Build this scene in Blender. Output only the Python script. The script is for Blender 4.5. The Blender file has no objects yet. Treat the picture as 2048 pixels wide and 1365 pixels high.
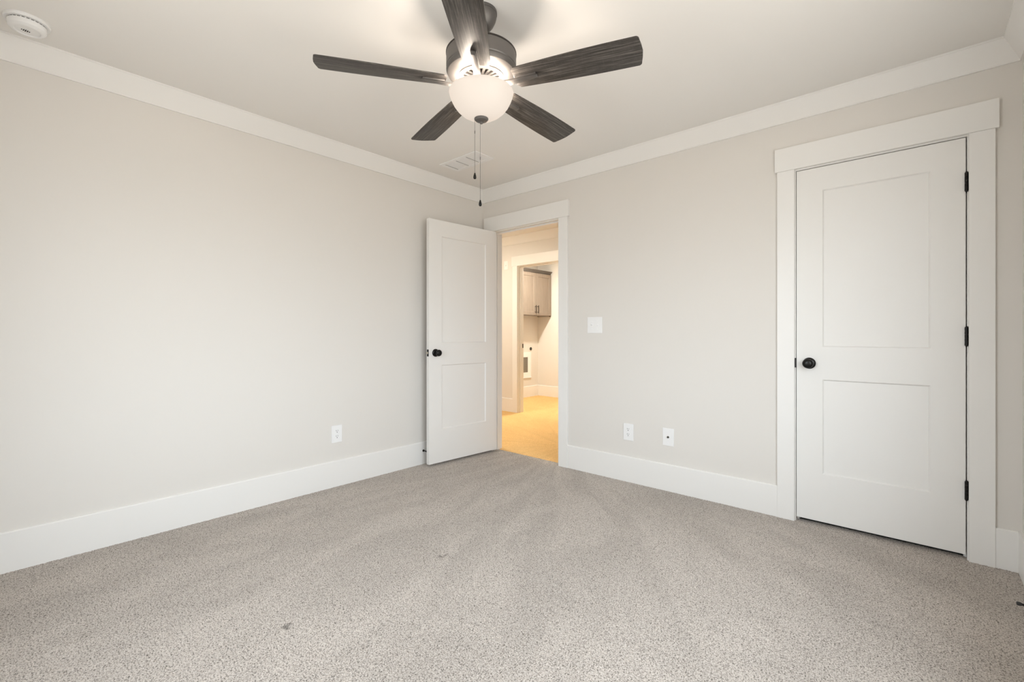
import bpy, bmesh, math, random
import numpy as np
from mathutils import Vector, Matrix

random.seed(7)
PI = math.pi
S = bpy.context.scene
C = S.collection

# ---------------------------------------------------------------- camera, world, light, exposure
F_PX, YAW, V0 = 918.75, 0.7254, 668.84
cam_data = bpy.data.cameras.new('camera')
cam_data.sensor_fit = 'HORIZONTAL'
cam_data.sensor_width = 36.0
cam_data.lens = F_PX / 2048 * 36.0
cam_data.shift_y = (V0 - 682.5) / 2048
cam_data.clip_start = 0.02
cam = bpy.data.objects.new('camera', cam_data)
cam.location = (3.1455, -3.1305, 1.095)
cam.rotation_euler = (PI / 2, 0, YAW)
C.objects.link(cam)
S.camera = cam

S.view_settings.view_transform = 'Standard'
S.view_settings.look = 'None'
S.view_settings.gamma = 1.0
S.view_settings.use_curve_mapping = False
S.view_settings.exposure = 0.0
S.cycles.max_bounces = 16
S.cycles.diffuse_bounces = 12
S.cycles.transparent_max_bounces = 16
S.cycles.use_denoising = True

SKY_STRENGTH = 12.2
LAMP_W = 2.8
HALL_W = 35.0
LAUNDRY_W = 50.0

world = bpy.data.worlds.new('daylight')
S.world = world
world.use_nodes = True
wt = world.node_tree
wt.nodes.clear()
w_out = wt.nodes.new('ShaderNodeOutputWorld')
w_bg = wt.nodes.new('ShaderNodeBackground')
w_tc = wt.nodes.new('ShaderNodeTexCoord')
w_sep = wt.nodes.new('ShaderNodeSeparateXYZ')
w_ramp = wt.nodes.new('ShaderNodeValToRGB')
w_map = wt.nodes.new('ShaderNodeMapRange')
w_map.inputs['From Min'].default_value = -1.0
w_map.inputs['From Max'].default_value = 1.0
wt.links.new(w_tc.outputs['Generated'], w_sep.inputs[0])
wt.links.new(w_sep.outputs['Z'], w_map.inputs['Value'])
wt.links.new(w_map.outputs[0], w_ramp.inputs[0])
wt.links.new(w_ramp.outputs[0], w_bg.inputs['Color'])
wt.links.new(w_bg.outputs[0], w_out.inputs[0])
cr = w_ramp.color_ramp
cr.elements[0].position = 0.44
cr.elements[0].color = (0.485, 0.465, 0.43, 1)
cr.elements[1].position = 0.56
cr.elements[1].color = (0.855, 0.935, 1.0, 1)
w_bg.inputs['Strength'].default_value = SKY_STRENGTH

# ---------------------------------------------------------------- dimensions (metres)
W, D, H = 3.50, 3.52, 2.461            # room: x 0..W, y -D..0, z 0..H
WT = 0.114                             # wall thickness
HALL_Y = 1.715                         # far wall of the hall
HALL_X0, HALL_X1 = -2.70, 2.20
LX, LY = -1.975, 3.345                 # laundry corner
LX1 = 0.70
BB_H, BB_T = 0.186, 0.014
CROWN_Z, CROWN_P = 2.352, 0.065
WIN = (1.20, 2.15, 0.60, 2.05)         # unseen window added in the rear wall for light: x0, x1, z0, z1
WIN_R = (-2.85, -1.15, 0.60, 2.05)     # window in the right wall: y0, y1, z0, z1

# portals in the windows: guide the sampling of the sky, give no light of their own
for wall, (wa, wb, wc, wd) in (('back', WIN), ('right', WIN_R)):
    pl = bpy.data.lights.new('window_portal', 'AREA')
    pl.shape = 'RECTANGLE'
    pl.size = wb - wa
    pl.size_y = wd - wc
    pl.cycles.is_portal = True
    po = bpy.data.objects.new('window_portal', pl)
    if wall == 'back':
        po.location = ((wa + wb) / 2, -D - WT - 0.03, (wc + wd) / 2)
        po.rotation_euler = (PI / 2, 0, 0)       # the lamp's -Z looks along +Y
    else:
        po.location = (W + WT + 0.03, (wa + wb) / 2, (wc + wd) / 2)
        po.rotation_euler = (PI / 2, 0, PI / 2)  # the lamp's -Z looks along -X
    C.objects.link(po)


def lamp(name, loc, watts, color, radius):
    l = bpy.data.lights.new(name, 'POINT')
    l.energy = watts
    l.color = color
    l.shadow_soft_size = radius
    o = bpy.data.objects.new(name, l)
    o.location = loc
    C.objects.link(o)
    return o


# ceiling lamps of the hall and the laundry room, outside the frame
hl = bpy.data.lights.new('hall_lamp', 'AREA')      # flush ceiling fitting
hl.shape = 'DISK'
hl.size = 0.5
hl.energy = HALL_W
hl.color = (1.0, 0.93, 0.79)
ho = bpy.data.objects.new('hall_lamp', hl)
ho.location = (-1.25, 0.42, 2.43)
C.objects.link(ho)
ll = bpy.data.lights.new('laundry_lamp', 'AREA')
ll.shape = 'DISK'
ll.size = 0.10
ll.energy = LAUNDRY_W
ll.color = (1.0, 0.95, 0.82)
lo_ = bpy.data.objects.new('laundry_lamp', ll)
lo_.location = (-1.04, 2.20, 2.40)
C.objects.link(lo_)


# ---------------------------------------------------------------- materials
def mat(name, color, rough=0.5, metal=0.0, emit=None, emit_s=0.0, spec=0.5):
    m = bpy.data.materials.new(name)
    m.use_nodes = True
    b = m.node_tree.nodes['Principled BSDF']
    b.inputs['Base Color'].default_value = (*color, 1)
    b.inputs['Roughness'].default_value = rough
    b.inputs['Metallic'].default_value = metal
    b.inputs['Specular IOR Level'].default_value = spec
    if emit:
        b.inputs['Emission Color'].default_value = (*emit, 1)
        b.inputs['Emission Strength'].default_value = emit_s
    return m


def nodes(m):
    nt = m.node_tree
    return nt, nt.nodes, nt.links, nt.nodes['Principled BSDF']


def paint(name, color, rough, bump=0.02, scale=260.0, spec=0.35):
    """rolled wall paint: a faint stipple"""
    m = mat(name, color, rough, spec=spec)
    nt, n, l, b = nodes(m)
    tc = n.new('ShaderNodeTexCoord')
    nz = n.new('ShaderNodeTexNoise')
    nz.inputs['Scale'].default_value = scale
    nz.inputs['Detail'].default_value = 2
    bp = n.new('ShaderNodeBump')
    bp.inputs['Strength'].default_value = bump
    bp.inputs['Distance'].default_value = 0.002
    l.new(tc.outputs['Object'], nz.inputs['Vector'])
    l.new(nz.outputs[0], bp.inputs['Height'])
    l.new(bp.outputs[0], b.inputs['Normal'])
    return m


def carpet(name, dark, mid, light, fleck=215.0, marks=0.09, stains=()):
    m = mat(name, mid, 1.0, spec=0.05)
    m.node_tree.nodes['Principled BSDF'].inputs['Sheen Weight'].default_value = 0.45
    m.node_tree.nodes['Principled BSDF'].inputs['Sheen Roughness'].default_value = 0.6
    m.node_tree.nodes['Principled BSDF'].inputs['Sheen Tint'].default_value = (*light, 1)
    nt, n, l, b = nodes(m)
    tc = n.new('ShaderNodeTexCoord')
    nz = n.new('ShaderNodeTexNoise')
    nz.inputs['Scale'].default_value = fleck
    nz.inputs['Detail'].default_value = 3
    nz.inputs['Roughness'].default_value = 0.65
    rp = n.new('ShaderNodeValToRGB')
    e = rp.color_ramp.elements
    e[0].position = 0.35
    e[0].color = (*dark, 1)
    e[1].position = 0.66
    e[1].color = (*light, 1)
    k = e.new(0.475)
    k.color = (*mid, 1)
    l.new(tc.outputs['Object'], nz.inputs['Vector'])
    l.new(nz.outputs[0], rp.inputs[0])
    # vacuum-brushed nap: how its lean catches light is painted into the colour
    # in strokes that fan out from the doorway
    sub = n.new('ShaderNodeVectorMath')
    sub.operation = 'SUBTRACT'
    sub.inputs[1].default_value = (0.55, 0.60, 0)
    l.new(tc.outputs['Object'], sub.inputs[0])
    ln = n.new('ShaderNodeVectorMath')
    ln.operation = 'LENGTH'
    l.new(sub.outputs[0], ln.inputs[0])
    sp = n.new('ShaderNodeSeparateXYZ')
    l.new(sub.outputs[0], sp.inputs[0])
    at = n.new('ShaderNodeMath')
    at.operation = 'ARCTAN2'
    l.new(sp.outputs['X'], at.inputs[0])
    l.new(sp.outputs['Y'], at.inputs[1])
    ab = n.new('ShaderNodeMath')                # no seam straight behind the door line
    ab.operation = 'ABSOLUTE'
    l.new(at.outputs[0], ab.inputs[0])
    sg = n.new('ShaderNodeMath')
    sg.operation = 'SIGN'
    l.new(sp.outputs['X'], sg.inputs[0])
    pi_ = n.new('ShaderNodeMath')
    pi_.operation = 'SUBTRACT'
    pi_.inputs[0].default_value = PI
    l.new(ab.outputs[0], pi_.inputs[1])
    an = n.new('ShaderNodeMath')
    an.operation = 'MULTIPLY'
    l.new(pi_.outputs[0], an.inputs[0])
    l.new(sg.outputs[0], an.inputs[1])
    mp = n.new('ShaderNodeCombineXYZ')
    a7 = n.new('ShaderNodeMath')
    a7.operation = 'MULTIPLY'
    a7.inputs[1].default_value = 7.5
    l.new(an.outputs[0], a7.inputs[0])
    r1 = n.new('ShaderNodeMath')
    r1.operation = 'MULTIPLY'
    r1.inputs[1].default_value = 1.1
    l.new(ln.outputs['Value'], r1.inputs[0])
    l.new(a7.outputs[0], mp.inputs[0])
    l.new(r1.outputs[0], mp.inputs[1])
    n2 = n.new('ShaderNodeTexNoise')
    n2.inputs['Scale'].default_value = 1.35
    n2.inputs['Detail'].default_value = 4
    n2.inputs['Distortion'].default_value = 0.7
    mr = n.new('ShaderNodeMapRange')
    mr.inputs['From Min'].default_value = 0.38
    mr.inputs['From Max'].default_value = 0.62
    mr.inputs['To Min'].default_value = 1.0 - marks
    mr.inputs['To Max'].default_value = 1.0 + marks * 0.6
    l.new(mp.outputs[0], n2.inputs['Vector'])
    l.new(n2.outputs[0], mr.inputs['Value'])
    mul = n.new('ShaderNodeVectorMath')
    mul.operation = 'SCALE'
    l.new(rp.outputs[0], mul.inputs[0])
    l.new(mr.outputs[0], mul.inputs['Scale'])
    out = mul.outputs[0]
    for (sx, sy, sr) in stains:                 # small dirty scuffs in the pile
        d = n.new('ShaderNodeVectorMath')
        d.operation = 'DISTANCE'
        d.inputs[1].default_value = (sx, sy, 0)
        l.new(tc.outputs['Object'], d.inputs[0])
        n3 = n.new('ShaderNodeTexNoise')
        n3.inputs['Scale'].default_value = 45
        l.new(tc.outputs['Object'], n3.inputs['Vector'])
        ad = n.new('ShaderNodeMath')
        ad.operation = 'MULTIPLY_ADD'
        ad.inputs[1].default_value = sr * 2.4
        l.new(n3.outputs[0], ad.inputs[0])
        l.new(d.outputs['Value'], ad.inputs[2])
        m2 = n.new('ShaderNodeMapRange')
        m2.inputs['From Min'].default_value = sr * 1.5
        m2.inputs['From Max'].default_value = sr * 2.2
        m2.inputs['To Min'].default_value = 0.42
        m2.inputs['To Max'].default_value = 1.0
        l.new(ad.outputs[0], m2.inputs['Value'])
        s2 = n.new('ShaderNodeVectorMath')
        s2.operation = 'SCALE'
        l.new(out, s2.inputs[0])
        l.new(m2.outputs[0], s2.inputs['Scale'])
        out = s2.outputs[0]
    l.new(out, b.inputs['Base Color'])
    return m


def wood(name, dark, mid, light, stretch, scale, rough=0.45, cross=0.0, p=(0.36, 0.5, 0.66)):
    """grain along local X"""
    m = mat(name, mid, rough, spec=0.4)
    nt, n, l, b = nodes(m)
    tc = n.new('ShaderNodeTexCoord')
    mp = n.new('ShaderNodeMapping')
    mp.inputs['Scale'].default_value = stretch
    nz = n.new('ShaderNodeTexNoise')
    nz.inputs['Scale'].default_value = scale
    nz.inputs['Detail'].default_value = 8
    nz.inputs['Roughness'].default_value = 0.72
    nz.inputs['Distortion'].default_value = 0.9
    rp = n.new('ShaderNodeValToRGB')
    e = rp.color_ramp.elements
    e[0].position, e[1].position = p[0], p[2]
    e[0].color = (*dark, 1)
    e[1].color = (*light, 1)
    k = e.new(p[1])
    k.color = (*mid, 1)
    l.new(tc.outputs['Object'], mp.inputs['Vector'])
    l.new(mp.outputs[0], nz.inputs['Vector'])
    l.new(nz.outputs[0], rp.inputs[0])
    out = rp.outputs[0]
    if cross:
        mp2 = n.new('ShaderNodeMapping')
        mp2.inputs['Scale'].default_value = (60, 7, 7)
        n2 = n.new('ShaderNodeTexNoise')
        n2.inputs['Scale'].default_value = 3.0
        n2.inputs['Detail'].default_value = 5
        mr = n.new('ShaderNodeMapRange')
        mr.inputs['From Min'].default_value = 0.52
        mr.inputs['From Max'].default_value = 0.72
        mr.inputs['To Max'].default_value = cross
        mx = n.new('ShaderNodeMix')
        mx.data_type = 'RGBA'
        mx.inputs[7].default_value = (*light, 1)
        l.new(tc.outputs['Object'], mp2.inputs['Vector'])
        l.new(mp2.outputs[0], n2.inputs['Vector'])
        l.new(n2.outputs[0], mr.inputs['Value'])
        l.new(mr.outputs[0], mx.inputs[0])
        l.new(out, mx.inputs[6])
        out = mx.outputs[2]
    l.new(out, b.inputs['Base Color'])
    return m


M_WALL = paint('greige_wall_paint', (0.70, 0.675, 0.64), 0.75)
M_CEIL = paint('ceiling_paint', (0.80, 0.785, 0.76), 0.85)
M_TRIM = paint('white_trim_paint', (0.79, 0.78, 0.76), 0.35, 0.006, 60.0)
M_DOOR = paint('white_door_paint', (0.775, 0.765, 0.745), 0.38, 0.006, 60.0)
M_CARPET = carpet('grey_carpet', (0.065, 0.056, 0.048), (0.378, 0.340, 0.306), (0.56, 0.513, 0.468),
                  stains=((1.382, -1.660, 0.024), (1.370, -2.403, 0.022)))
M_CARPET_HALL = carpet('tan_carpet', (0.46, 0.27, 0.10), (0.67, 0.42, 0.175), (0.80, 0.56, 0.27), marks=0.06)  # the orange is in the carpet colour itself
M_BLACK = mat('black_hardware', (0.012, 0.011, 0.010), 0.28, 0.6)
M_BRONZE = mat('brushed_bronze', (0.16, 0.15, 0.142), 0.5, 0.75)
M_BRONZE_DARK = mat('dark_bronze', (0.05, 0.045, 0.042), 0.4, 0.8)
M_BRASS = mat('latch_metal', (0.62, 0.56, 0.46), 0.35, 0.9)
M_PLATE = mat('white_plastic', (0.82, 0.82, 0.82), 0.3)
M_SLOT = mat('dark_slot', (0.02, 0.02, 0.02), 0.6)
M_VENTDARK = mat('dark_fill', (0.10, 0.095, 0.09), 0.8)
M_DUCT = mat('grey_duct', (0.80, 0.79, 0.78), 0.6)
M_BOWL = mat('lit_alabaster_glass', (0.34, 0.32, 0.30), 0.55, spec=0.2, emit=(1.0, 0.85, 0.72), emit_s=0.55)
M_BLADE = wood('grey_oak_blade', (0.016, 0.0135, 0.012), (0.045, 0.039, 0.035), (0.15, 0.135, 0.12),
               (2.4, 85, 85), 2.0, 0.5, 0.13)
M_CAB = wood('taupe_cabinet_wood', (0.235, 0.187, 0.150), (0.260, 0.209, 0.168), (0.287, 0.232, 0.188),
             (14, 14, 1.2), 2.5, 0.45)
M_CABD = wood('taupe_cabinet_moulding', (0.11, 0.092, 0.078), (0.14, 0.118, 0.10), (0.18, 0.15, 0.13),
              (14, 1.2, 14), 2.5, 0.45)
M_PULL = mat('bronze_pull', (0.045, 0.033, 0.024), 0.35, 0.8)


def glass_mat():
    m = bpy.data.materials.new('window_glass')
    m.use_nodes = True
    nt = m.node_tree
    nt.nodes.clear()
    o = nt.nodes.new('ShaderNodeOutputMaterial')
    t = nt.nodes.new('ShaderNodeBsdfTransparent')
    g = nt.nodes.new('ShaderNodeBsdfGlossy')
    g.inputs['Roughness'].default_value = 0.02
    x = nt.nodes.new('ShaderNodeMixShader')
    x.inputs[0].default_value = 0.06
    nt.links.new(t.outputs[0], x.inputs[1])
    nt.links.new(g.outputs[0], x.inputs[2])
    nt.links.new(x.outputs[0], o.inputs[0])
    return m


M_GLASS = glass_mat()


# ---------------------------------------------------------------- mesh helpers
class MB:
    def __init__(self):
        self.bm = bmesh.new()

    def box(self, x0, x1, y0, y1, z0, z1, bevel=0.0, M=None):
        b = bmesh.new()
        vs = [b.verts.new((x, y, z)) for x in (x0, x1) for y in (y0, y1) for z in (z0, z1)]
        for f in ((0, 1, 3, 2), (4, 6, 7, 5), (0, 4, 5, 1), (2, 3, 7, 6), (0, 2, 6, 4), (1, 5, 7, 3)):
            b.faces.new([vs[i] for i in f])
        bmesh.ops.recalc_face_normals(b, faces=b.faces)
        if bevel:
            bmesh.ops.bevel(b, geom=list(b.edges), offset=bevel, segments=2, affect='EDGES', profile=0.6)
        return self.merge(b, M)

    def merge(self, b, M=None):
        if M is not None:
            b.transform(M)
        me = bpy.data.meshes.new('tmp')
        b.to_mesh(me)
        b.free()
        self.bm.from_mesh(me)
        bpy.data.meshes.remove(me)
        return self

    def lathe(self, prof, n=48, M=None, closed=False):
        """prof: (r, z) list about local Z; r = 0 ends make poles"""
        b = bmesh.new()
        rings = []
        for r, z in prof:
            if r < 1e-6:
                rings.append([b.verts.new((0, 0, z))])
            else:
                rings.append([b.verts.new((r * math.cos(2 * PI * i / n), r * math.sin(2 * PI * i / n), z)) for i in range(n)])
        pairs = list(zip(rings, rings[1:]))
        if closed:
            pairs.append((rings[-1], rings[0]))
        for A, B in pairs:
            for i in range(n):
                j = (i + 1) % n
                if len(A) == 1 and len(B) == 1:
                    continue
                if len(A) == 1:
                    b.faces.new((A[0], B[i], B[j]))
                elif len(B) == 1:
                    b.faces.new((A[i], A[j], B[0]))
                else:
                    b.faces.new((A[i], A[j], B[j], B[i]))
        if not closed:
            for R_ in (rings[0], rings[-1]):
                if len(R_) > 1:
                    b.faces.new(R_)
        bmesh.ops.recalc_face_normals(b, faces=b.faces)
        return self.merge(b, M)

    def prism(self, poly, a0, a1, M=None, bevel=0.0):
        """poly in local (x, y), extruded along z from a0 to a1"""
        b = bmesh.new()
        lo = [b.verts.new((x, y, a0)) for x, y in poly]
        hi = [b.verts.new((x, y, a1)) for x, y in poly]
        b.faces.new(lo)
        b.faces.new(hi)
        for i in range(len(poly)):
            j = (i + 1) % len(poly)
            b.faces.new((lo[i], lo[j], hi[j], hi[i]))
        bmesh.ops.recalc_face_normals(b, faces=b.faces)
        if bevel:
            bmesh.ops.bevel(b, geom=list(b.edges), offset=bevel, segments=2, affect='EDGES', profile=0.6)
        return self.merge(b, M)

    def tube(self, p0, p1, r, n=10):
        p0, p1 = Vector(p0), Vector(p1)
        q = (p1 - p0).to_track_quat('Z', 'Y').to_matrix().to_4x4()
        L = (p1 - p0).length
        return self.lathe([(0, 0), (r, 0), (r, L), (0, L)], n, Matrix.Translation(p0) @ q)

    def build(self, name, material, parent=None, smooth=35):
        me = bpy.data.meshes.new(name)
        self.bm.to_mesh(me)
        self.bm.free()
        me.materials.append(material)
        if smooth:
            me.shade_smooth()
            me.set_sharp_from_angle(angle=math.radians(smooth))
        o = bpy.data.objects.new(name, me)
        C.objects.link(o)
        if parent is not None:
            o.parent = parent
        return o


def empty(name, loc, rz=0.0):
    o = bpy.data.objects.new(name, None)
    o.empty_display_size = 0.1
    o.location = loc
    o.rotation_euler = (0, 0, rz)
    C.objects.link(o)
    return o


def tag(o, label, cat, group=None, kind=None):
    o['label'] = label
    o['category'] = cat
    if group:
        o['group'] = group
    if kind:
        o['kind'] = kind
    return o


def struct(o, label, cat):
    return tag(o, label, cat, kind='structure')


def copy_tree(o, parent=None):
    c = o.copy()
    C.objects.link(c)
    c.parent = parent
    for ch in list(o.children):
        copy_tree(ch, c)
    return c


# prism axis frames: local (x, y, z) -> world
ALONG_Y = Matrix(((1, 0, 0, 0), (0, 0, 1, 0), (0, 1, 0, 0), (0, 0, 0, 1)))     # (x, z) profile swept along Y
ALONG_X = Matrix(((0, 0, 1, 0), (1, 0, 0, 0), (0, 1, 0, 0), (0, 0, 0, 1)))     # (y, z) profile swept along X


# ---------------------------------------------------------------- walls, ceiling
J1L, J1R = 0.140, 0.894              # bedroom door opening (jamb faces)
J2L, J2R = 2.602, 3.319              # closet door opening
HEAD = 2.055
JT = 0.019
J3L, J3R = -1.035, -0.275            # laundry door opening

m = MB()
m.box(-WT, 0, -D - WT, WT, 0, H)
struct(m.build('wall_left', M_WALL), 'long bare greige wall on the left of the room', 'wall')
m = MB()
for a, b in ((0, J1L - JT), (J1R + JT, J2L - JT), (J2R + JT, W)):
    m.box(a, b, 0, WT, 0, H)
for a, b in ((J1L - JT, J1R + JT), (J2L - JT, J2R + JT)):
    m.box(a, b, 0, WT, HEAD + JT, H)
struct(m.build('wall_front', M_WALL), 'greige wall holding the doorway and the closed closet door', 'wall')
m = MB()
m.box(W, W + WT, -D - WT, WIN_R[0], 0, H).box(W, W + WT, WIN_R[1], 1.0, 0, H)
m.box(W, W + WT, WIN_R[0], WIN_R[1], 0, WIN_R[2]).box(W, W + WT, WIN_R[0], WIN_R[1], WIN_R[3], H)
struct(m.build('wall_right', M_WALL), 'sliver of greige wall right of the closet door', 'wall')
m = MB()
m.box(0, WIN[0], -D - WT, -D, 0, H).box(WIN[1], W, -D - WT, -D, 0, H)
m.box(WIN[0], WIN[1], -D - WT, -D, 0, WIN[2]).box(WIN[0], WIN[1], -D - WT, -D, WIN[3], H)
struct(m.build('wall_back', M_WALL), 'greige wall with the added window, behind the camera', 'wall')
m = MB()
m.box(HALL_X0, J3L - JT, HALL_Y, HALL_Y + WT, 0, H).box(J3R + JT, HALL_X1, HALL_Y, HALL_Y + WT, 0, H)
m.box(J3L - JT, J3R + JT, HALL_Y, HALL_Y + WT, HEAD + JT, H)
struct(m.build('wall_hall_far', M_WALL), 'cream lit hall wall with the laundry doorway in it', 'wall')
m = MB()
m.box(HALL_X0 - WT, HALL_X0, 0, HALL_Y + WT, 0, H).box(HALL_X1, HALL_X1 + WT, WT, HALL_Y + WT, 0, H)
m.box(HALL_X0, -WT, 0, WT, 0, H)
struct(m.build('wall_hall_ends', M_WALL), 'hall end walls hidden beside the doorway', 'wall')
m = MB().box(LX - WT, LX, HALL_Y + WT, LY + WT, 0, H)
struct(m.build('wall_laundry_left', M_WALL), 'laundry room wall that carries the wood cabinet', 'wall')
m = MB().box(LX, LX1, LY, LY + WT, 0, H).box(LX1, LX1 + WT, HALL_Y + WT, LY + WT, 0, H)
struct(m.build('wall_laundry_far', M_WALL), 'far laundry room wall beside the wood cabinet', 'wall')
m = MB().box(HALL_X1 + WT, W, 0.75, 0.75 + WT, 0, H)
struct(m.build('wall_closet', M_WALL), 'wall inside the closet behind its closed door', 'wall')
m = MB().box(HALL_X0 - WT, W + WT, -D - WT, LY + WT, H, H + 0.10)
struct(m.build('ceiling', M_CEIL), 'flat off-white ceiling around the fan', 'ceiling')


# ---------------------------------------------------------------- floors: cut pile carpet with real tufts
def pile(name, x0, x1, y0, y1, step, cell, amp, material, seed, dents=()):
    rs = np.random.RandomState(seed)
    nx, ny = int((x1 - x0) / step) + 1, int((y1 - y0) / step) + 1
    xs, ys = np.linspace(x0, x1, nx), np.linspace(y0, y1, ny)
    X, Y = np.meshgrid(xs, ys)
    gx, gy = int((x1 - x0) / cell) + 3, int((y1 - y0) / cell) + 3
    jx, jy = rs.rand(gy, gx), rs.rand(gy, gx)
    hh = 0.55 + 0.45 * rs.rand(gy, gx)
    u, v = (X - x0) / cell + 1, (Y - y0) / cell + 1
    iu, iv = u.astype(int), v.astype(int)
    Z = np.zeros_like(X)
    for di in (-1, 0, 1):
        for dj in (-1, 0, 1):
            a = np.clip(iu + di, 0, gx - 1)
            b = np.clip(iv + dj, 0, gy - 1)
            d2 = (u - (iu + di) - jx[b, a]) ** 2 + (v - (iv + dj) - jy[b, a]) ** 2
            Z = np.maximum(Z, hh[b, a] * np.clip(1 - d2 / 0.72, 0, 1))
    Z = (Z - 0.75) * amp
    for dx, dy, r in dents:
        Z -= 0.006 * np.exp(-((X - dx) ** 2 + (Y - dy) ** 2) / (r * r))
    co = np.stack([X, Y, Z], -1).astype(np.float32).reshape(-1)
    idx = np.arange(nx * ny, dtype=np.int32).reshape(ny, nx)
    q = np.stack([idx[:-1, :-1], idx[:-1, 1:], idx[1:, 1:], idx[1:, :-1]], -1).reshape(-1)
    nf = (nx - 1) * (ny - 1)
    me = bpy.data.meshes.new(name)
    me.vertices.add(nx * ny)
    me.vertices.foreach_set('co', co)
    me.loops.add(nf * 4)
    me.loops.foreach_set('vertex_index', q.astype(np.int32))
    me.polygons.add(nf)
    me.polygons.foreach_set('loop_start', np.arange(0, nf * 4, 4, dtype=np.int32))
    me.update(calc_edges=True)
    me.shade_smooth()
    me.materials.append(material)
    o = bpy.data.objects.new(name, me)
    C.objects.link(o)
    return o


SEAM = 0.055
struct(pile('floor', 0, W, -D, SEAM, 0.0026, 0.0062, 0.0048, M_CARPET, 3, ((1.382, -1.660, 0.02), (1.370, -2.403, 0.02))),
       'grey speckled cut pile carpet over the bedroom floor', 'floor')
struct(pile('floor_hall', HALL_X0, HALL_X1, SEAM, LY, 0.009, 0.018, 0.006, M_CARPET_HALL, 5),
       'orange tan carpet in the hall beyond the doorway', 'floor')
m = MB().box(HALL_X0 - WT, W + WT, -D - WT, LY + WT, -0.12, -0.02)
struct(m.build('floor_slab', M_VENTDARK), 'sub floor under the carpet', 'floor')


# ---------------------------------------------------------------- crown moulding and baseboards
CROWN = [(0, CROWN_Z), (0.009, CROWN_Z), (0.009, CROWN_Z + 0.007), (CROWN_P - 0.0025, H - 0.010),
         (CROWN_P, H - 0.009), (CROWN_P, H), (0, H)]
n_trim = [0]


def crown(axis, base, sign, a0, a1, label, m0=0.0, m1=0.0):
    """axis 'y': runs along Y on the plane x = base, room on the sign side; m0/m1 mitre (1 = cut back by the projection)"""
    b = bmesh.new()
    rows = []
    for a, mm, s in ((a0, m0, 1), (a1, m1, -1)):
        row = []
        for p, z in CROWN:
            t = a + s * mm * p
            row.append(b.verts.new((base + sign * p, t, z) if axis == 'y' else (t, base + sign * p, z)))
        rows.append(row)
    b.faces.new(rows[0])
    b.faces.new(rows[1])
    for i in range(len(CROWN)):
        j = (i + 1) % len(CROWN)
        b.faces.new((rows[0][i], rows[0][j], rows[1][j], rows[1][i]))
    bmesh.ops.recalc_face_normals(b, faces=b.faces)
    n_trim[0] += 1
    return struct(MB().merge(b).build('trim_%d' % n_trim[0], M_TRIM, smooth=20), label, 'crown moulding')


crown('y', 0, 1, -D, 0, 'white crown moulding along the top of the long left wall', 1, 1)
crown('x', 0, -1, 0, W, 'white crown moulding along the top of the wall with the two doors', 1, 1)
crown('y', W, -1, -D, 0, 'short end of white crown moulding in the upper right corner', 1, 1)
crown('x', -D, 1, 0, W, 'crown moulding above the added window behind the camera', 1, 1)
crown('x', HALL_Y, -1, HALL_X0, HALL_X1, 'cream crown moulding seen in the hall above the laundry doorway')
crown('y', LX, 1, HALL_Y + WT, LY, 'crown moulding in the laundry room above the cabinet', 0, 1)
crown('x', LY, -1, LX, LX1, 'crown moulding on the far laundry wall', 1, 0)


def baseboard(name, axis, base, sign, runs, label):
    m = MB()
    prof = [(0, -0.012), (BB_T, -0.012), (BB_T, BB_H - 0.005), (BB_T - 0.005, BB_H), (0, BB_H)]
    for a0, a1 in runs:
        M = ALONG_Y if axis == 'y' else ALONG_X
        m.prism([(base + sign * p, z) for p, z in prof], a0, a1, M)
    return struct(m.build(name, M_TRIM, smooth=0), label, 'baseboard')


C1L0, C1R1 = 0.046, 0.988            # outer edges of the side casings
C2L0, C2R1 = 2.508, 3.413
baseboard('baseboard_left', 'y', 0, 1, [(-D, 0)], 'tall white baseboard along the long left wall')
baseboard('baseboard_front', 'x', 0, -1, [(BB_T, C1L0), (C1R1, C2L0), (C2R1, W - BB_T)],
          'tall white baseboard between the doorway and the closet door')
baseboard('baseboard_right', 'y', W, -1, [(-D, 0)], 'end of white baseboard in the lower right corner by the door stop')
baseboard('baseboard_back', 'x', -D, 1, [(BB_T, W - BB_T)], 'baseboard under the added window behind the camera')
baseboard('baseboard_hall', 'x', HALL_Y, -1, [(HALL_X0, J3L - 0.094), (J3R + 0.094, HALL_X1)],
          'cream baseboard in the hall left of the laundry doorway')
baseboard('baseboard_laundry_left', 'y', LX, 1, [(HALL_Y + WT, LY)], 'baseboard under the dryer box in the laundry room')
baseboard('baseboard_laundry_far', 'x', LY, -1, [(LX + BB_T, LX1)], 'baseboard on the far laundry room wall')


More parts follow.
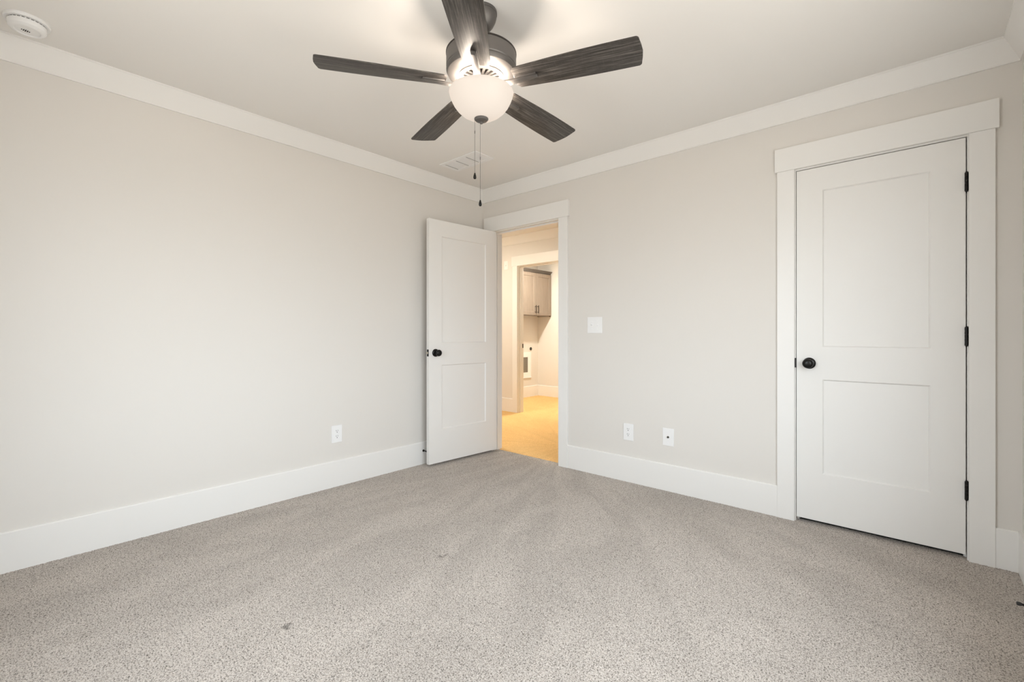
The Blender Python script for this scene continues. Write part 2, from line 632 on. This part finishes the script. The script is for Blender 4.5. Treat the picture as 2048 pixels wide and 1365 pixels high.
# ---------------------------------------------------------------- door frames
def door_frame(jl, jr, y0, y1, front, head_over, strike_z, strike_side, stop_y, label, head_clip=None, HEAD=HEAD):
    """jambs with stops between y0 and y1; casings on the face y0 (front = -1: trim stands out towards -Y)"""
    n_trim[0] += 1
    m = MB()
    m.box(jl - JT, jl, y0, y1, -0.012, HEAD + JT, 0.001).box(jr, jr + JT, y0, y1, -0.012, HEAD + JT, 0.001)
    m.box(jl, jr, y0, y1, HEAD, HEAD + JT, 0.001)
    s0, s1 = stop_y
    m.box(jl, jl + 0.011, s0, s1, -0.012, HEAD, 0.001).box(jr - 0.011, jr, s0, s1, -0.012, HEAD, 0.001)
    m.box(jl + 0.011, jr - 0.011, s0, s1, HEAD - 0.011, HEAD, 0.001)
    root = struct(m.build('trim_%d' % n_trim[0], M_TRIM, smooth=0), label, 'door frame')
    cw, ct, rv = 0.089, 0.018, 0.005
    for a, b in ((jl - rv - cw, jl - rv), (jr + rv, jr + rv + cw)):
        MB().box(a, b, y0 - ct, y0, -0.012, HEAD + 0.007, 0.0015).build('side_casing', M_TRIM, root, 0)
    a, b = jl - rv - cw - head_over, jr + rv + cw + head_over
    if head_clip is not None:
        a = max(a, head_clip)
    MB().box(a, b, y0 - ct - 0.006, y0, HEAD + 0.007, HEAD + 0.143, 0.0015).build('head_casing', M_TRIM, root, 0)
    return root


fr1 = door_frame(J1L, J1R, 0, WT, -1, 0.013, 0, 0, (0.040, 0.076), 'white casing around the open doorway to the hall', head_clip=0.028)
fr2 = door_frame(J2L, J2R, 0, WT, -1, 0.012, 0, 0, (0.040, 0.076), 'white casing around the closed closet door')
fr3 = door_frame(J3L, J3R, HALL_Y, HALL_Y + WT, -1, 0.012, 0, 0, (HALL_Y + 0.038, HALL_Y + 0.076),
                 'cream casing around the laundry doorway seen through the hall', HEAD=HEAD - 0.018)


def strike(root, x, y, z, nx, sy=1):
    """black strike plate on a jamb; its lip folds over the jamb's edge towards -Y"""
    m = MB()
    xs = sorted((x, x + nx * 0.002))
    m.box(xs[0], xs[1], y, y + 0.030, z - 0.029, z + 0.029, 0.0008)
    o = m.build('strike_plate', M_BLACK, root, 0)
    o['label'] = 'black strike plate on the jamb'
    return o


m = MB()
m.box(J2L - 0.0090, J2L + 0.0015, -0.0045, 0.001, 0.927 - 0.028, 0.927 + 0.028, 0.002)
m.box(J2L, J2L + 0.002, 0.0, 0.028, 0.927 - 0.028, 0.927 + 0.028)
o = m.build('strike_plate', M_BLACK, fr2, 0)
o['label'] = 'black strike plate on the jamb'
strike(fr1, J1R, 0.004, 0.95, -1)
strike(fr3, J3L, HALL_Y + WT - 0.034, 0.93, 1)


# ---------------------------------------------------------------- doors
def door_leaf(w, z0, z1, t=0.035):
    """two recessed flat panels; local x 0..w, y 0..t, hinge side chosen by the caller"""
    b = bmesh.new()
    st = 0.127
    xs = [0, st, w - st, w]
    zs = [z0, 0.297, 0.836, 1.022, 1.918, z1]
    dep, sl = 0.0085, 0.0065
    for y, s in ((0.0, 1), (t, -1)):
        for i in range(3):
            for k in range(5):
                x0, x1, a, c = xs[i], xs[i + 1], zs[k], zs[k + 1]
                if i == 1 and k in (1, 3):
                    o = [(x0, y, a), (x1, y, a), (x1, y, c), (x0, y, c)]
                    n = [(x0 + sl, y + s * dep, a + sl), (x1 - sl, y + s * dep, a + sl), (x1 - sl, y + s * dep, c - sl), (x0 + sl, y + s * dep, c - sl)]
                    ov = [b.verts.new(p) for p in o]
                    nv = [b.verts.new(p) for p in n]
                    b.faces.new(nv)
                    for q in range(4):
                        b.faces.new((ov[q], ov[(q + 1) % 4], nv[(q + 1) % 4], nv[q]))
                else:
                    b.faces.new([b.verts.new(p) for p in ((x0, y, a), (x1, y, a), (x1, y, c), (x0, y, c))])
    for x in (0, w):
        for k in range(5):
            b.faces.new([b.verts.new(p) for p in ((x, 0, zs[k]), (x, t, zs[k]), (x, t, zs[k + 1]), (x, 0, zs[k + 1]))])
    for z in (z0, z1):
        for i in range(3):
            b.faces.new([b.verts.new(p) for p in ((xs[i], 0, z), (xs[i + 1], 0, z), (xs[i + 1], t, z), (xs[i], t, z))])
    bmesh.ops.remove_doubles(b, verts=b.verts, dist=1e-5)
    bmesh.ops.recalc_face_normals(b, faces=b.faces)
    return MB().merge(b)


KNOB = [(0, 0.064), (0.012, 0.0635), (0.020, 0.061), (0.0255, 0.056), (0.0275, 0.050), (0.0265, 0.043), (0.022, 0.036), (0.015, 0.031),
        (0.0125, 0.026), (0.0125, 0.010), (0, 0.010)]
ROSE = [(0, 0.0), (0.0325, 0.0), (0.0325, 0.004), (0.030, 0.008), (0.024, 0.0105), (0.0165, 0.012), (0.0, 0.012)]


def knob(parent, x, y, z, sign):
    M = Matrix.Translation((x, y, z)) @ Matrix.Rotation(PI / 2 if sign < 0 else -PI / 2, 4, 'X')
    k = MB().lathe(KNOB, 40, M).build('doorknob', M_BLACK, parent, 40)
    MB().lathe(ROSE, 40, M).build('rose', M_BLACK, k, 40)
    k['label'] = 'black round doorknob'


def hinge(parent, x, y, z, dx):
    """knuckles about a vertical pin with a leaf edge on either side"""
    m = MB()
    h = 0.0895
    for i in range(5):
        a = z - h / 2 + i * h / 5
        m.lathe([(0, a + 0.0006), (0.0068, a + 0.0006), (0.0068, a + h / 5 - 0.0006), (0, a + h / 5 - 0.0006)], 14, Matrix.Translation((x, y, 0)))
    m.lathe([(0, z - h / 2 - 0.004), (0.004, z - h / 2 - 0.004), (0.0052, z - h / 2), (0.0052, z + h / 2), (0.004, z + h / 2 + 0.004), (0, z + h / 2 + 0.004)], 14,
            Matrix.Translation((x, y, 0)))
    m.box(x - 0.0014, x + 0.0014, y, y + 0.032, z - h / 2, z + h / 2)
    o = m.build('hinge', M_BLACK, parent, 40)
    o['label'] = 'black butt hinge'
    return o


# closet door, closed: hinges on the right, knob on the left
CW = J2R - J2L - 0.0085
d2 = door_leaf(CW, 0.024, HEAD - 0.0045).build('door_2', M_DOOR, None, 0)
d2.location = (J2L + 0.0035, 0.001, 0)
struct(d2, 'closed white two panel closet door with a black knob', 'door')
knob(d2, 0.0635, 0, 0.927, -1)
for z in (1.834, 1.084, 0.337):
    hinge(d2, CW + 0.0026, -0.0072, z, 1)

# bedroom door, open about 94 degrees into the room against the left wall: local x from the hinge edge
LW = 0.746
OPEN = math.radians(94)
d1 = empty('door_1', (J1L + 0.002, -0.008, 0), -OPEN)
struct(d1, 'open white two panel door beside the doorway to the hall', 'door')
lf = door_leaf(LW, 0.020, HEAD - 0.004).build('leaf', M_DOOR, d1, 0)
lf.location = (0.004, 0.008, 0)
knob(d1, 0.004 + LW - 0.0635, 0.043, 0.940, 1)
knob(d1, 0.004 + LW - 0.0635, 0.008, 0.940, -1)
m = MB().box(0.004 + LW - 0.001, 0.004 + LW + 0.0012, 0.008 + 0.0055, 0.008 + 0.0295, 0.940 - 0.029, 0.940 + 0.029, 0.0008)
o = m.build('latch_plate', M_BLACK, d1, 0)
o['label'] = 'black latch plate on the door edge'
m = MB().prism([(0, -0.006), (0.011, -0.006), (0.005, 0.006), (0, 0.006)], -0.008, 0.008, Matrix.Translation((0.004 + LW + 0.001, 0.0255, 0.940)))
lb = m.build('latch_bolt', M_BRASS, o, 0)
lb['label'] = 'pale metal spring latch bolt'
for z in (1.834, 1.084, 0.337):
    hinge(d1, 0.0, 0.0, z, 1)


# ---------------------------------------------------------------- windows; the unseen rear one is added to light the door wall
def window(name, w, loc, rz, label):
    """local: x across, -y out of doors, y = 0 the inner wall face"""
    wa, wb, wz0, wz1 = w
    h = (wb - wa) / 2
    m = MB()
    yo = -WT
    for a, b in ((-h, -h + 0.05), (h - 0.05, h)) + (((-0.04, 0.04),) if h > 0.6 else ()):
        m.box(a, b, yo + 0.01, yo + 0.08, wz0, wz1)
    zm = (wz0 + wz1) / 2
    for a, b in ((wz0, wz0 + 0.05), (wz1 - 0.05, wz1), (zm - 0.02, zm + 0.02)):
        m.box(-h, h, yo + 0.012, yo + 0.078, a, b)
    win = struct(m.build(name, M_TRIM, None, 0), label, 'window')
    win.location = loc
    win.rotation_euler = (0, 0, rz)
    MB().box(-h + 0.03, h - 0.03, yo + 0.040, yo + 0.044, wz0 + 0.03, wz1 - 0.03).build('pane', M_GLASS, win, 0)
    m = MB()
    m.box(-h - 0.09, -h, 0, 0.018, wz0 - 0.02, wz1, 0.001).box(h, h + 0.09, 0, 0.018, wz0 - 0.02, wz1, 0.001)
    m.box(-h - 0.10, h + 0.10, 0, 0.024, wz1, wz1 + 0.14, 0.001).box(-h - 0.11, h + 0.11, 0, 0.045, wz0 - 0.04, wz0 - 0.02, 0.001)
    m.build('casing', M_TRIM, win, 0)
    return win


window('window_fill_1', WIN, ((WIN[0] + WIN[1]) / 2, -D, 0), 0, 'unseen white framed window added behind the camera to light the door wall')
window('window_2', WIN_R, (W, (WIN_R[0] + WIN_R[1]) / 2, 0), PI / 2, 'wide white framed window in the wall right of the camera')


# ---------------------------------------------------------------- ceiling fan
FX, FY = 1.7557, -1.7592
fan = empty('ceiling_fan', (FX, FY, H))
tag(fan, 'five blade ceiling fan with grey oak blades and a lit glass bowl', 'ceiling fan')


def zz(z):
    return z - H


MB().lathe([(0, 0), (0.066, 0), (0.0665, -0.004), (0.0665, -0.012), (0.0645, -0.013), (0.0645, -0.022), (0.061, -0.036), (0.052, -0.055),
            (0.040, -0.070), (0.026, -0.078), (0.0, -0.078)], 56).build('canopy', M_BRONZE, fan, 30)
MB().lathe([(0, -0.07), (0.0135, -0.07), (0.0135, zz(2.30)), (0.024, zz(2.30)), (0.026, zz(2.27)), (0, zz(2.27))], 28).build('downrod', M_BRONZE_DARK, fan, 30)
mot = MB().lathe([(0, zz(2.288)), (0.128, zz(2.288)), (0.1445, zz(2.284)), (0.1475, zz(2.279)), (0.1475, zz(2.222)), (0.1455, zz(2.219)),
                  (0.1455, zz(2.216)), (0.1475, zz(2.213)), (0.1475, zz(2.208)), (0.142, zz(2.196)), (0.132, zz(2.188)), (0.105, zz(2.181)),
                  (0.104, zz(2.184)), (0.098, zz(2.184)), (0.097, zz(2.180)), (0.078, zz(2.178)), (0.077, zz(2.190)), (0, zz(2.190))], 72).build('motor_housing', M_BRONZE, fan, 25)
MB().lathe([(0.128, zz(2.2895)), (0.1445, zz(2.2855)), (0.149, zz(2.281)), (0.149, zz(2.276)), (0.1470, zz(2.276)), (0.1470, zz(2.280)), (0.128, zz(2.2875))], 72,
           closed=True).build('top_ring', M_BRONZE_DARK, mot, 25)
# flywheel with its spokes, then the switch housing that carries the bowl
m = MB().lathe([(0, zz(2.192)), (0.040, zz(2.192)), (0.040, zz(2.168)), (0, zz(2.168))], 40)
for i in range(20):
    a = 2 * PI * i / 20
    m.box(0.036, 0.079, -0.0052, 0.0052, zz(2.178), zz(2.188), 0.001, Matrix.Rotation(a, 4, 'Z'))
m.build('flywheel', M_BRONZE, fan, 30)
MB().lathe([(0, zz(2.170)), (0.046, zz(2.170)), (0.050, zz(2.165)), (0.050, zz(2.118)), (0.046, zz(2.110)), (0.006, zz(2.106)), (0.006, zz(2.006)), (0, zz(2.006))],
         40).build('switch_housing', M_BRONZE, fan, 30)

# glass bowl, open at the top
outer = [(0.0, 2.0085), (0.020, 2.0090), (0.042, 2.0125), (0.064, 2.0200), (0.085, 2.0325), (0.103, 2.0490), (0.117, 2.0680), (0.127, 2.0880), (0.1335, 2.1060), (0.1365, 2.1180)]
inner = [(r - 0.004 if r > 0.01 else 0.0, z + 0.004) for r, z in outer]
inner[-1] = (0.1325, 2.1180)
prof = [(r, zz(z)) for r, z in outer] + [(0.1355, zz(2.1205)), (0.1335, zz(2.1205))] + [(r, zz(z)) for r, z in reversed(inner)]
bowl = MB().lathe(prof, 80).build('glass_bowl', M_BOWL, fan, 60)
bowl['label'] = 'glowing frosted glass light bowl'
MB().lathe([(0, zz(2.0085)), (0.0295, zz(2.0095)), (0.0300, zz(2.0065)), (0.0250, zz(2.0005)), (0.0120, zz(1.9965)), (0.0075, zz(1.9945)), (0.0075, zz(1.9905)),
            (0.0055, zz(1.9880)), (0, zz(1.9870))], 36).build('finial', M_BRONZE, bowl, 30)
for i in range(5):
    a = 0.3555 + 2 * PI * (i + 0.5) / 5
    lo = lamp('fan_lamp', (FX + 0.106 * math.cos(a), FY + 0.106 * math.sin(a), 2.110), LAMP_W, (1.0, 0.87, 0.74), 0.016)

# blades: local x along the blade, origin on the axis
PHI = 0.3555
PITCH = math.radians(-11.0)
B0, B1, BW0, BW1, BT = 0.150, 0.662, 0.112, 0.1416, 0.0055


def blade_outline():
    up = []
    for i in range(9):                                  # slightly bowed long edge
        t = i / 8
        x = B0 + 0.012 + t * (B1 - B0 - 0.036)
        w = BW0 / 2 + (BW1 - BW0) / 2 * math.sin(min(1, t * 1.15) * PI / 2)
        up.append((x, w))
    tip = []
    for i in range(7):
        a = i / 6 * PI / 2
        tip.append((B1 - 0.020 + 0.012 * math.sin(a), BW1 / 2 - 0.014 + 0.014 * math.cos(a)))
    nose = [(B1 - 0.003, 0.030), (B1, 0.0)]
    half = [(B0, BW0 / 2 - 0.014)] + up + tip + nose
    return half + [(x, -y) for x, y in reversed(half[:-1])]


m = MB().prism(blade_outline(), 0, BT, None, 0.0012)
blade0 = m.build('blade', M_BLADE, fan, 30)
blade0['label'] = 'dark grey oak grained fan blade'
# bracket: a tapering arm below the blade, screwed to it
b = bmesh.new()
st = [(0.052, 0.019, -0.006, 0.012), (0.090, 0.017, -0.016, 0.010), (0.130, 0.014, -0.017, 0.009), (0.235, 0.0095, -0.0125, 0.0075), (0.250, 0.0085, -0.009, 0.005)]
rows = []
for x, hw, z, h in st:
    rows.append([b.verts.new(p) for p in ((x, -hw, z), (x, hw, z), (x, hw * 0.8, z + h), (x, -hw * 0.8, z + h))])
b.faces.new(rows[0])
b.faces.new(rows[-1])
for A, B in zip(rows, rows[1:]):
    for i in range(4):
        b.faces.new((A[i], A[(i + 1) % 4], B[(i + 1) % 4], B[i]))
bmesh.ops.recalc_face_normals(b, faces=b.faces)
bmesh.ops.bevel(b, geom=list(b.edges), offset=0.0018, segments=2, affect='EDGES', profile=0.6)
m = MB().merge(b)
m.box(0.155, 0.245, -0.012, 0.012, -0.006, -0.0002, 0.001)
arm0 = m.build('blade_bracket', M_BRONZE, blade0, 30)
ZB = zz(2.1500)
for k in range(5):
    bl = blade0 if k == 0 else blade0.copy()
    if k:
        C.objects.link(bl)
        bl.parent = fan
        ar = arm0.copy()
        C.objects.link(ar)
        ar.parent = bl
    bl.location = (0, 0, ZB)
    bl.rotation_euler = (PITCH, 0, PHI + k * 2 * PI / 5)

# two pull chains
RIGHT = Vector((math.cos(YAW), math.sin(YAW), 0))


def chain(off, back, z_top, z_conn, z_bot):
    p = RIGHT * off
    x, y = p.x, p.y
    m = MB().tube((x, y, zz(z_top)), (x, y, zz(z_conn)), 0.0007, 8)
    m.lathe([(0, zz(z_conn) - 0.006), (0.0016, zz(z_conn) - 0.006), (0.0018, zz(z_conn)), (0.0016, zz(z_conn) + 0.006), (0, zz(z_conn) + 0.006)], 10, Matrix.Translation((x, y, 0)))
    z = z_conn - 0.006
    m.tube((x, y, zz(z)), (x, y, zz(z_bot + 0.024)), 0.0005, 6)
    while z > z_bot + 0.026:
        m.lathe([(0, zz(z) - 0.0013), (0.0010, zz(z) - 0.0008), (0.0014, zz(z)), (0.0010, zz(z) + 0.0008), (0, zz(z) + 0.0013)], 8, Matrix.Translation((x, y, 0)))
        z -= 0.0040
    c = m.build('pull_chain', M_BRONZE, fan, 40)
    k = MB().lathe([(0, zz(z_bot)), (0.0035, zz(z_bot) + 0.0005), (0.0058, zz(z_bot) + 0.003), (0.0066, zz(z_bot) + 0.007), (0.0058, zz(z_bot) + 0.013),
                    (0.0042, zz(z_bot) + 0.019), (0.0030, zz(z_bot) + 0.0245), (0.0022, zz(z_bot) + 0.0262), (0, zz(z_bot) + 0.0262)], 24,
                   Matrix.Translation((x, y, 0))).build('pull_knob', M_BLACK, c, 40)
    k['label'] = 'small black teardrop pull'


chain(-0.0275, 0, 2.0080, 1.952, 1.753)
chain(-0.0045, 0, 1.9900, 1.841, 1.638)


# ---------------------------------------------------------------- ceiling things
sd = empty('smoke_detector', (0.235, -3.034, H))
tag(sd, 'round white smoke detector on the ceiling near the left wall', 'smoke detector')
MB().lathe([(0, 0), (0.074, 0), (0.074, -0.008), (0.0715, -0.0115), (0.062, -0.012), (0, -0.012)], 56).build('base_plate', M_PLATE, sd, 30)
body = MB().lathe([(0, -0.012), (0.0585, -0.012), (0.0585, -0.0165), (0.0625, -0.017), (0.0625, -0.026), (0.0600, -0.036), (0.0530, -0.0425), (0.0440, -0.0450),
                   (0.0420, -0.0445), (0.0400, -0.0415), (0.0, -0.0410)], 56).build('body', M_PLATE, sd, 30)
m = MB()
for i, hl in enumerate((0.003, 0.007, 0.009, 0.007, 0.003)):
    m.box(-0.012 + i * 0.006 - 0.0015, -0.012 + i * 0.006 + 0.0015, -hl, hl, -0.0425, -0.0408, 0, Matrix.Rotation(math.radians(100), 4, 'Z') @ Matrix.Translation((-0.004, 0.006, 0)))
m.build('sound_slots', M_SLOT, body, 0)
m = MB()
for i in range(26):
    a = 2 * PI * i / 26
    m.box(0.0578, 0.0595, -0.0045, 0.0045, -0.0165, -0.0128, 0, Matrix.Rotation(a, 4, 'Z'))
m.build('air_slots', M_VENTDARK, body, 0)

vx0, vx1, vy0, vy1 = 0.258, 0.676, -0.754, -0.556
vt = empty('ceiling_vent', ((vx0 + vx1) / 2, (vy0 + vy1) / 2, H))
tag(vt, 'white rectangular air register in the ceiling behind the fan pull chains', 'air vent')
hx, hy = (vx1 - vx0) / 2, (vy1 - vy0) / 2
m = MB()
t_ = 0.006
ix, iy = hx - 0.036, hy - 0.030
m.box(-hx, hx, -hy, -iy, -t_, 0, 0.0015).box(-hx, hx, iy, hy, -t_, 0, 0.0015)
m.box(-hx, -ix, -iy, iy, -t_, 0, 0.0015).box(ix, hx, -iy, iy, -t_, 0, 0.0015)
bars = [-ix + (2 * ix) * k / 3 for k in (1, 2)]
for bx in bars:
    m.box(bx - 0.011, bx + 0.011, -iy, iy, -t_, 0, 0.001)
m.build('frame', M_PLATE, vt, 0)
MB().box(-ix, ix, -iy, iy, -0.0012, -0.0004).build('duct', M_DUCT, vt, 0)
segs = [(-ix, bars[0] - 0.011), (bars[0] + 0.011, bars[1] - 0.011), (bars[1] + 0.011, ix)]
for a, b_ in segs:
    m = MB()
    for i in range(15):
        y = -iy + (i + 0.5) * 2 * iy / 15
        m.box(-(b_ - a) / 2 + 0.004, (b_ - a) / 2, -0.0046, 0.0046, -0.0006, 0.0006, 0,
              Matrix.Translation(((a + b_) / 2, y, -0.0036)) @ Matrix.Rotation(math.radians(9), 4, 'X'))
    lb_ = m.build('louver_bank', M_PLATE, vt, 0)
    m = MB()
    for i in range(15):
        y = -iy + (i + 0.5) * 2 * iy / 15
        m.box(a + 0.0002, a + 0.0040, y - 0.0028, y + 0.0028, -0.0052, -0.0014)
    m.build('end_gap_shade', M_VENTDARK, lb_, 0)  # solid dark blocks painting the shade of the louver end gaps


# ---------------------------------------------------------------- wall plates (local: x across, -y out of the wall, z up)
def plate(name, w, h, loc, rz):
    r = empty(name, loc, rz)
    MB().box(-w / 2, w / 2, -0.0055, 0, -h / 2, h / 2, 0.0022).build('plate', M_PLATE, r, 0)
    return r


def screw(r, x, z):
    M = Matrix.Translation((x, -0.0055, z)) @ Matrix.Rotation(PI / 2, 4, 'X')
    MB().lathe([(0, 0), (0.003, 0), (0.0026, 0.0008), (0, 0.001)], 14, M).build('screw', M_PLATE, r, 30)


def outlet(loc, rz, label):
    r = plate('wall_outlet', 0.080, 0.124, loc, rz)
    tag(r, label, 'power outlet')
    for s in (1, -1):
        zc_ = s * 0.0195
        poly = []
        for i in range(32):
            a = 2 * PI * i / 32
            poly.append((0.0172 * math.cos(a), max(-0.0135, min(0.0135, 0.0172 * math.sin(a)))))
        M = Matrix.Translation((0, -0.0055, zc_)) @ Matrix.Rotation(PI / 2, 4, 'X')
        so = MB().prism(poly, -0.0005, 0.0016, M).build('socket', M_PLATE, r, 0)
        m = MB()
        m.box(-0.0076, -0.0050, -0.0074, -0.0065, zc_ + 0.0005, zc_ + 0.0090).box(0.0050, 0.0074, -0.0074, -0.0065, zc_ + 0.0015, zc_ + 0.0082)
        m.prism([(0.0030 * math.cos(2 * PI * i / 12), 0.0030 * math.sin(2 * PI * i / 12)) for i in range(12)], 0.001, 0.0019,
                Matrix.Translation((0, -0.0055, zc_ - 0.0070)) @ Matrix.Rotation(PI / 2, 4, 'X'))
        m.build('slots', M_SLOT, so, 0)
    screw(r, 0, 0)
    return r


outlet((0, -1.490, 0.376), PI / 2, 'white duplex outlet low on the bare left wall')
outlet((1.528, 0, 0.368), 0, 'white duplex outlet on the wall right of the doorway, left of the coax plate')

cx_ = plate('coax_plate', 0.080, 0.122, (1.832, 0, 0.375), 0)
tag(cx_, 'white plate with one coax jack, between the duplex outlet and the closet door', 'cable plate')
Mx = Matrix.Translation((0, -0.0055, 0)) @ Matrix.Rotation(PI / 2, 4, 'X')
m = MB().lathe([(0, -0.001), (0.0075, -0.001), (0.0075, 0.0025), (0.0055, 0.0030), (0.0048, 0.010), (0.0030, 0.010), (0.0, 0.0085)], 16, Mx)
o = m.build('coax_jack', mat('dull_jack_metal', (0.10, 0.09, 0.07), 0.4, 0.9), cx_, 30)
o['label'] = 'dark metal coax connector'
screw(cx_, 0, 0.042)
screw(cx_, 0, -0.042)

sw = plate('light_switch', 0.132, 0.126, (1.240, 0, 1.166), 0)
tag(sw, 'white double toggle light switch right of the doorway', 'light switch')
for sx, up in ((-0.023, 1), (0.023, -1)):
    m = MB().box(sx - 0.0052, sx + 0.0052, -0.0062, -0.0050, -0.012, 0.012)
    m.box(sx - 0.0042, sx + 0.0042, -0.016, 0.0, -0.0045, 0.0045, 0.001, Matrix.Translation((0, -0.004, 0.001 * up)) @ Matrix.Rotation(-up * 0.42, 4, 'X'))
    m.build('toggle', M_PLATE, sw, 0)
    screw(sw, sx, 0.030)
    screw(sw, sx, -0.030)

hp = plate('chime_plate', 0.072, 0.125, (-1.262, HALL_Y, 2.075), 0)
tag(hp, 'small white wall plate high in the hall beside the laundry doorway', 'wall plate')
MB().box(-0.006, 0.006, -0.0075, -0.005, -0.010, 0.004, 0.001).build('button', mat('grey_button', (0.55, 0.53, 0.5), 0.4), hp, 0)


# ---------------------------------------------------------------- door stops
def door_stop(loc, rz, label, L=0.066):
    r = empty('door_stop', loc, rz)                       # local -y points into the room
    tag(r, label, 'door stop')
    M = Matrix.Rotation(PI / 2, 4, 'X')
    MB().lathe([(0, 0), (0.0100, 0), (0.0100, 0.003), (0.0075, 0.008), (0.0050, 0.010), (0, 0.010)], 24, M).build('base', M_BLACK, r, 30)
    MB().lathe([(0, 0.008), (0.0045, 0.008), (0.0042, L - 0.012), (0, L - 0.012)], 16, M).build('rod', M_BLACK, r, 30)
    MB().lathe([(0, L - 0.014), (0.0050, L - 0.014), (0.0066, L - 0.010), (0.0066, L - 0.003), (0.0052, L), (0, L)], 20, M).build('rubber_tip', M_SLOT, r, 30)
    return r


door_stop((BB_T, -0.726, 0.112), PI / 2, 'black door stop on the left baseboard behind the open door', 0.050)
door_stop((W - BB_T, -0.622, 0.100), -PI / 2, 'black door stop at the lower right edge of the room', 0.072)


# ---------------------------------------------------------------- laundry room things
CB0, CB1, CZ0, CZ1, CDP = 2.485, LY - 0.001, 1.400, 2.145, 0.285
cab = empty('wall_cabinet', (LX, CB0, CZ0))
tag(cab, 'taupe wood wall cabinet with two doors in the laundry room', 'cabinet')
cl, ch = CB1 - CB0, CZ1 - CZ0
m = MB()
m.box(0, CDP, 0, 0.018, 0, ch).box(0, CDP, cl - 0.018, cl, 0, ch)
m.box(0, CDP, 0.018, cl - 0.018, 0.025, 0.043).box(0, CDP, 0.018, cl - 0.018, ch - 0.018, ch)
m.box(0, 0.006, 0.018, cl - 0.018, 0.043, ch - 0.018)
m.box(CDP - 0.019, CDP, 0, cl, 0, 0.028).box(CDP - 0.019, CDP, 0, cl, ch - 0.04, ch).box(CDP - 0.019, CDP, 0, 0.03, 0, ch).box(CDP - 0.019, CDP, cl - 0.03, cl, 0, ch)
m.build('body', M_CAB, cab, 0)
# crown strip, stepping out at front and at the near end
m = MB()
for i, (p0, a, c) in enumerate(((0.006, ch - 0.012, ch + 0.004), (0.016, ch + 0.004, ch + 0.016), (0.028, ch + 0.016, ch + 0.026), (0.036, ch + 0.026, ch + 0.036))):
    m.box(0, CDP + p0, -p0, cl, a, c, 0.0015)
m.build('crown_strip', M_CABD, cab, 0)
dw = (cl - 0.022 - 0.004) / 2


def cab_door(y0, handle_y):
    b = bmesh.new()
    y1, z0, z1, x0, t, fr_, dp, sl = y0 + dw, 0.016, ch - 0.022, CDP, 0.019, 0.058, 0.008, 0.004
    x1 = x0 + t
    def ring(x, a):
        return [b.verts.new(p) for p in ((x, y0 + a, z0 + a), (x, y1 - a, z0 + a), (x, y1 - a, z1 - a), (x, y0 + a, z1 - a))]
    r0, r1, r2, r3 = ring(x0, 0), ring(x1, 0), ring(x1, fr_), ring(x1 - dp, fr_ + sl)
    for A, B in ((r0, r1), (r1, r2), (r2, r3)):
        for i in range(4):
            b.faces.new((A[i], A[(i + 1) % 4], B[(i + 1) % 4], B[i]))
    b.faces.new(r0)
    b.faces.new(r3)
    bmesh.ops.recalc_face_normals(b, faces=b.faces)
    d = MB().merge(b).build('door', M_CAB, cab, 0)
    m = MB()
    hz0, hz1 = 0.045, 0.180
    m.tube((x1 + 0.028, handle_y, hz0), (x1 + 0.028, handle_y, hz1), 0.006, 12)
    for hz in (hz0 + 0.02, hz1 - 0.02):
        m.tube((x1, handle_y, hz), (x1 + 0.028, handle_y, hz), 0.0048, 10)
    h = m.build('handle', M_PULL, d, 40)
    h['label'] = 'dark bronze bar pull'


cab_door(0.011, 0.011 + dw - 0.030)
cab_door(0.011 + dw + 0.004, 0.011 + dw + 0.004 + 0.030)

# recessed dryer box: wide frame with a lip, flat dark plate painting the hollow's shade
db = empty('dryer_box', (LX, 2.90, 0.56))
tag(db, 'white recessed dryer vent box low on the laundry room wall', 'dryer vent box')
m = MB()
oy0, oy1, oz0, oz1, iy0, iy1, iz0, iz1 = -0.17, 0.245, -0.215, 0.215, -0.10, 0.155, -0.13, 0.135
m.box(0, 0.008, oy0, oy1, oz0, iz0, 0.001).box(0, 0.008, oy0, oy1, iz1, oz1, 0.001)
m.box(0, 0.008, oy0, iy0, iz0, iz1, 0.001).box(0, 0.008, iy1, oy1, iz0, iz1, 0.001)
m.box(0, 0.020, oy0, oy1, oz0 - 0.012, oz0, 0.001)
m.build('box_frame', M_PLATE, db, 0)
MB().box(0.0005, 0.003, iy0, iy1, iz0, iz1).build('recess_shade', mat('recess_shade_grey', (0.18, 0.165, 0.14), 0.7), db, 0)

do = empty('dryer_outlet', (LX, 3.140, 0.838), PI / 2)
tag(do, 'round black dryer power outlet above the dryer vent box', 'power outlet')
MB().lathe([(0, 0), (0.029, 0), (0.029, 0.006), (0.024, 0.010), (0, 0.010)], 28, Matrix.Rotation(PI / 2, 4, 'X')).build('socket_face', M_SLOT, do, 30)
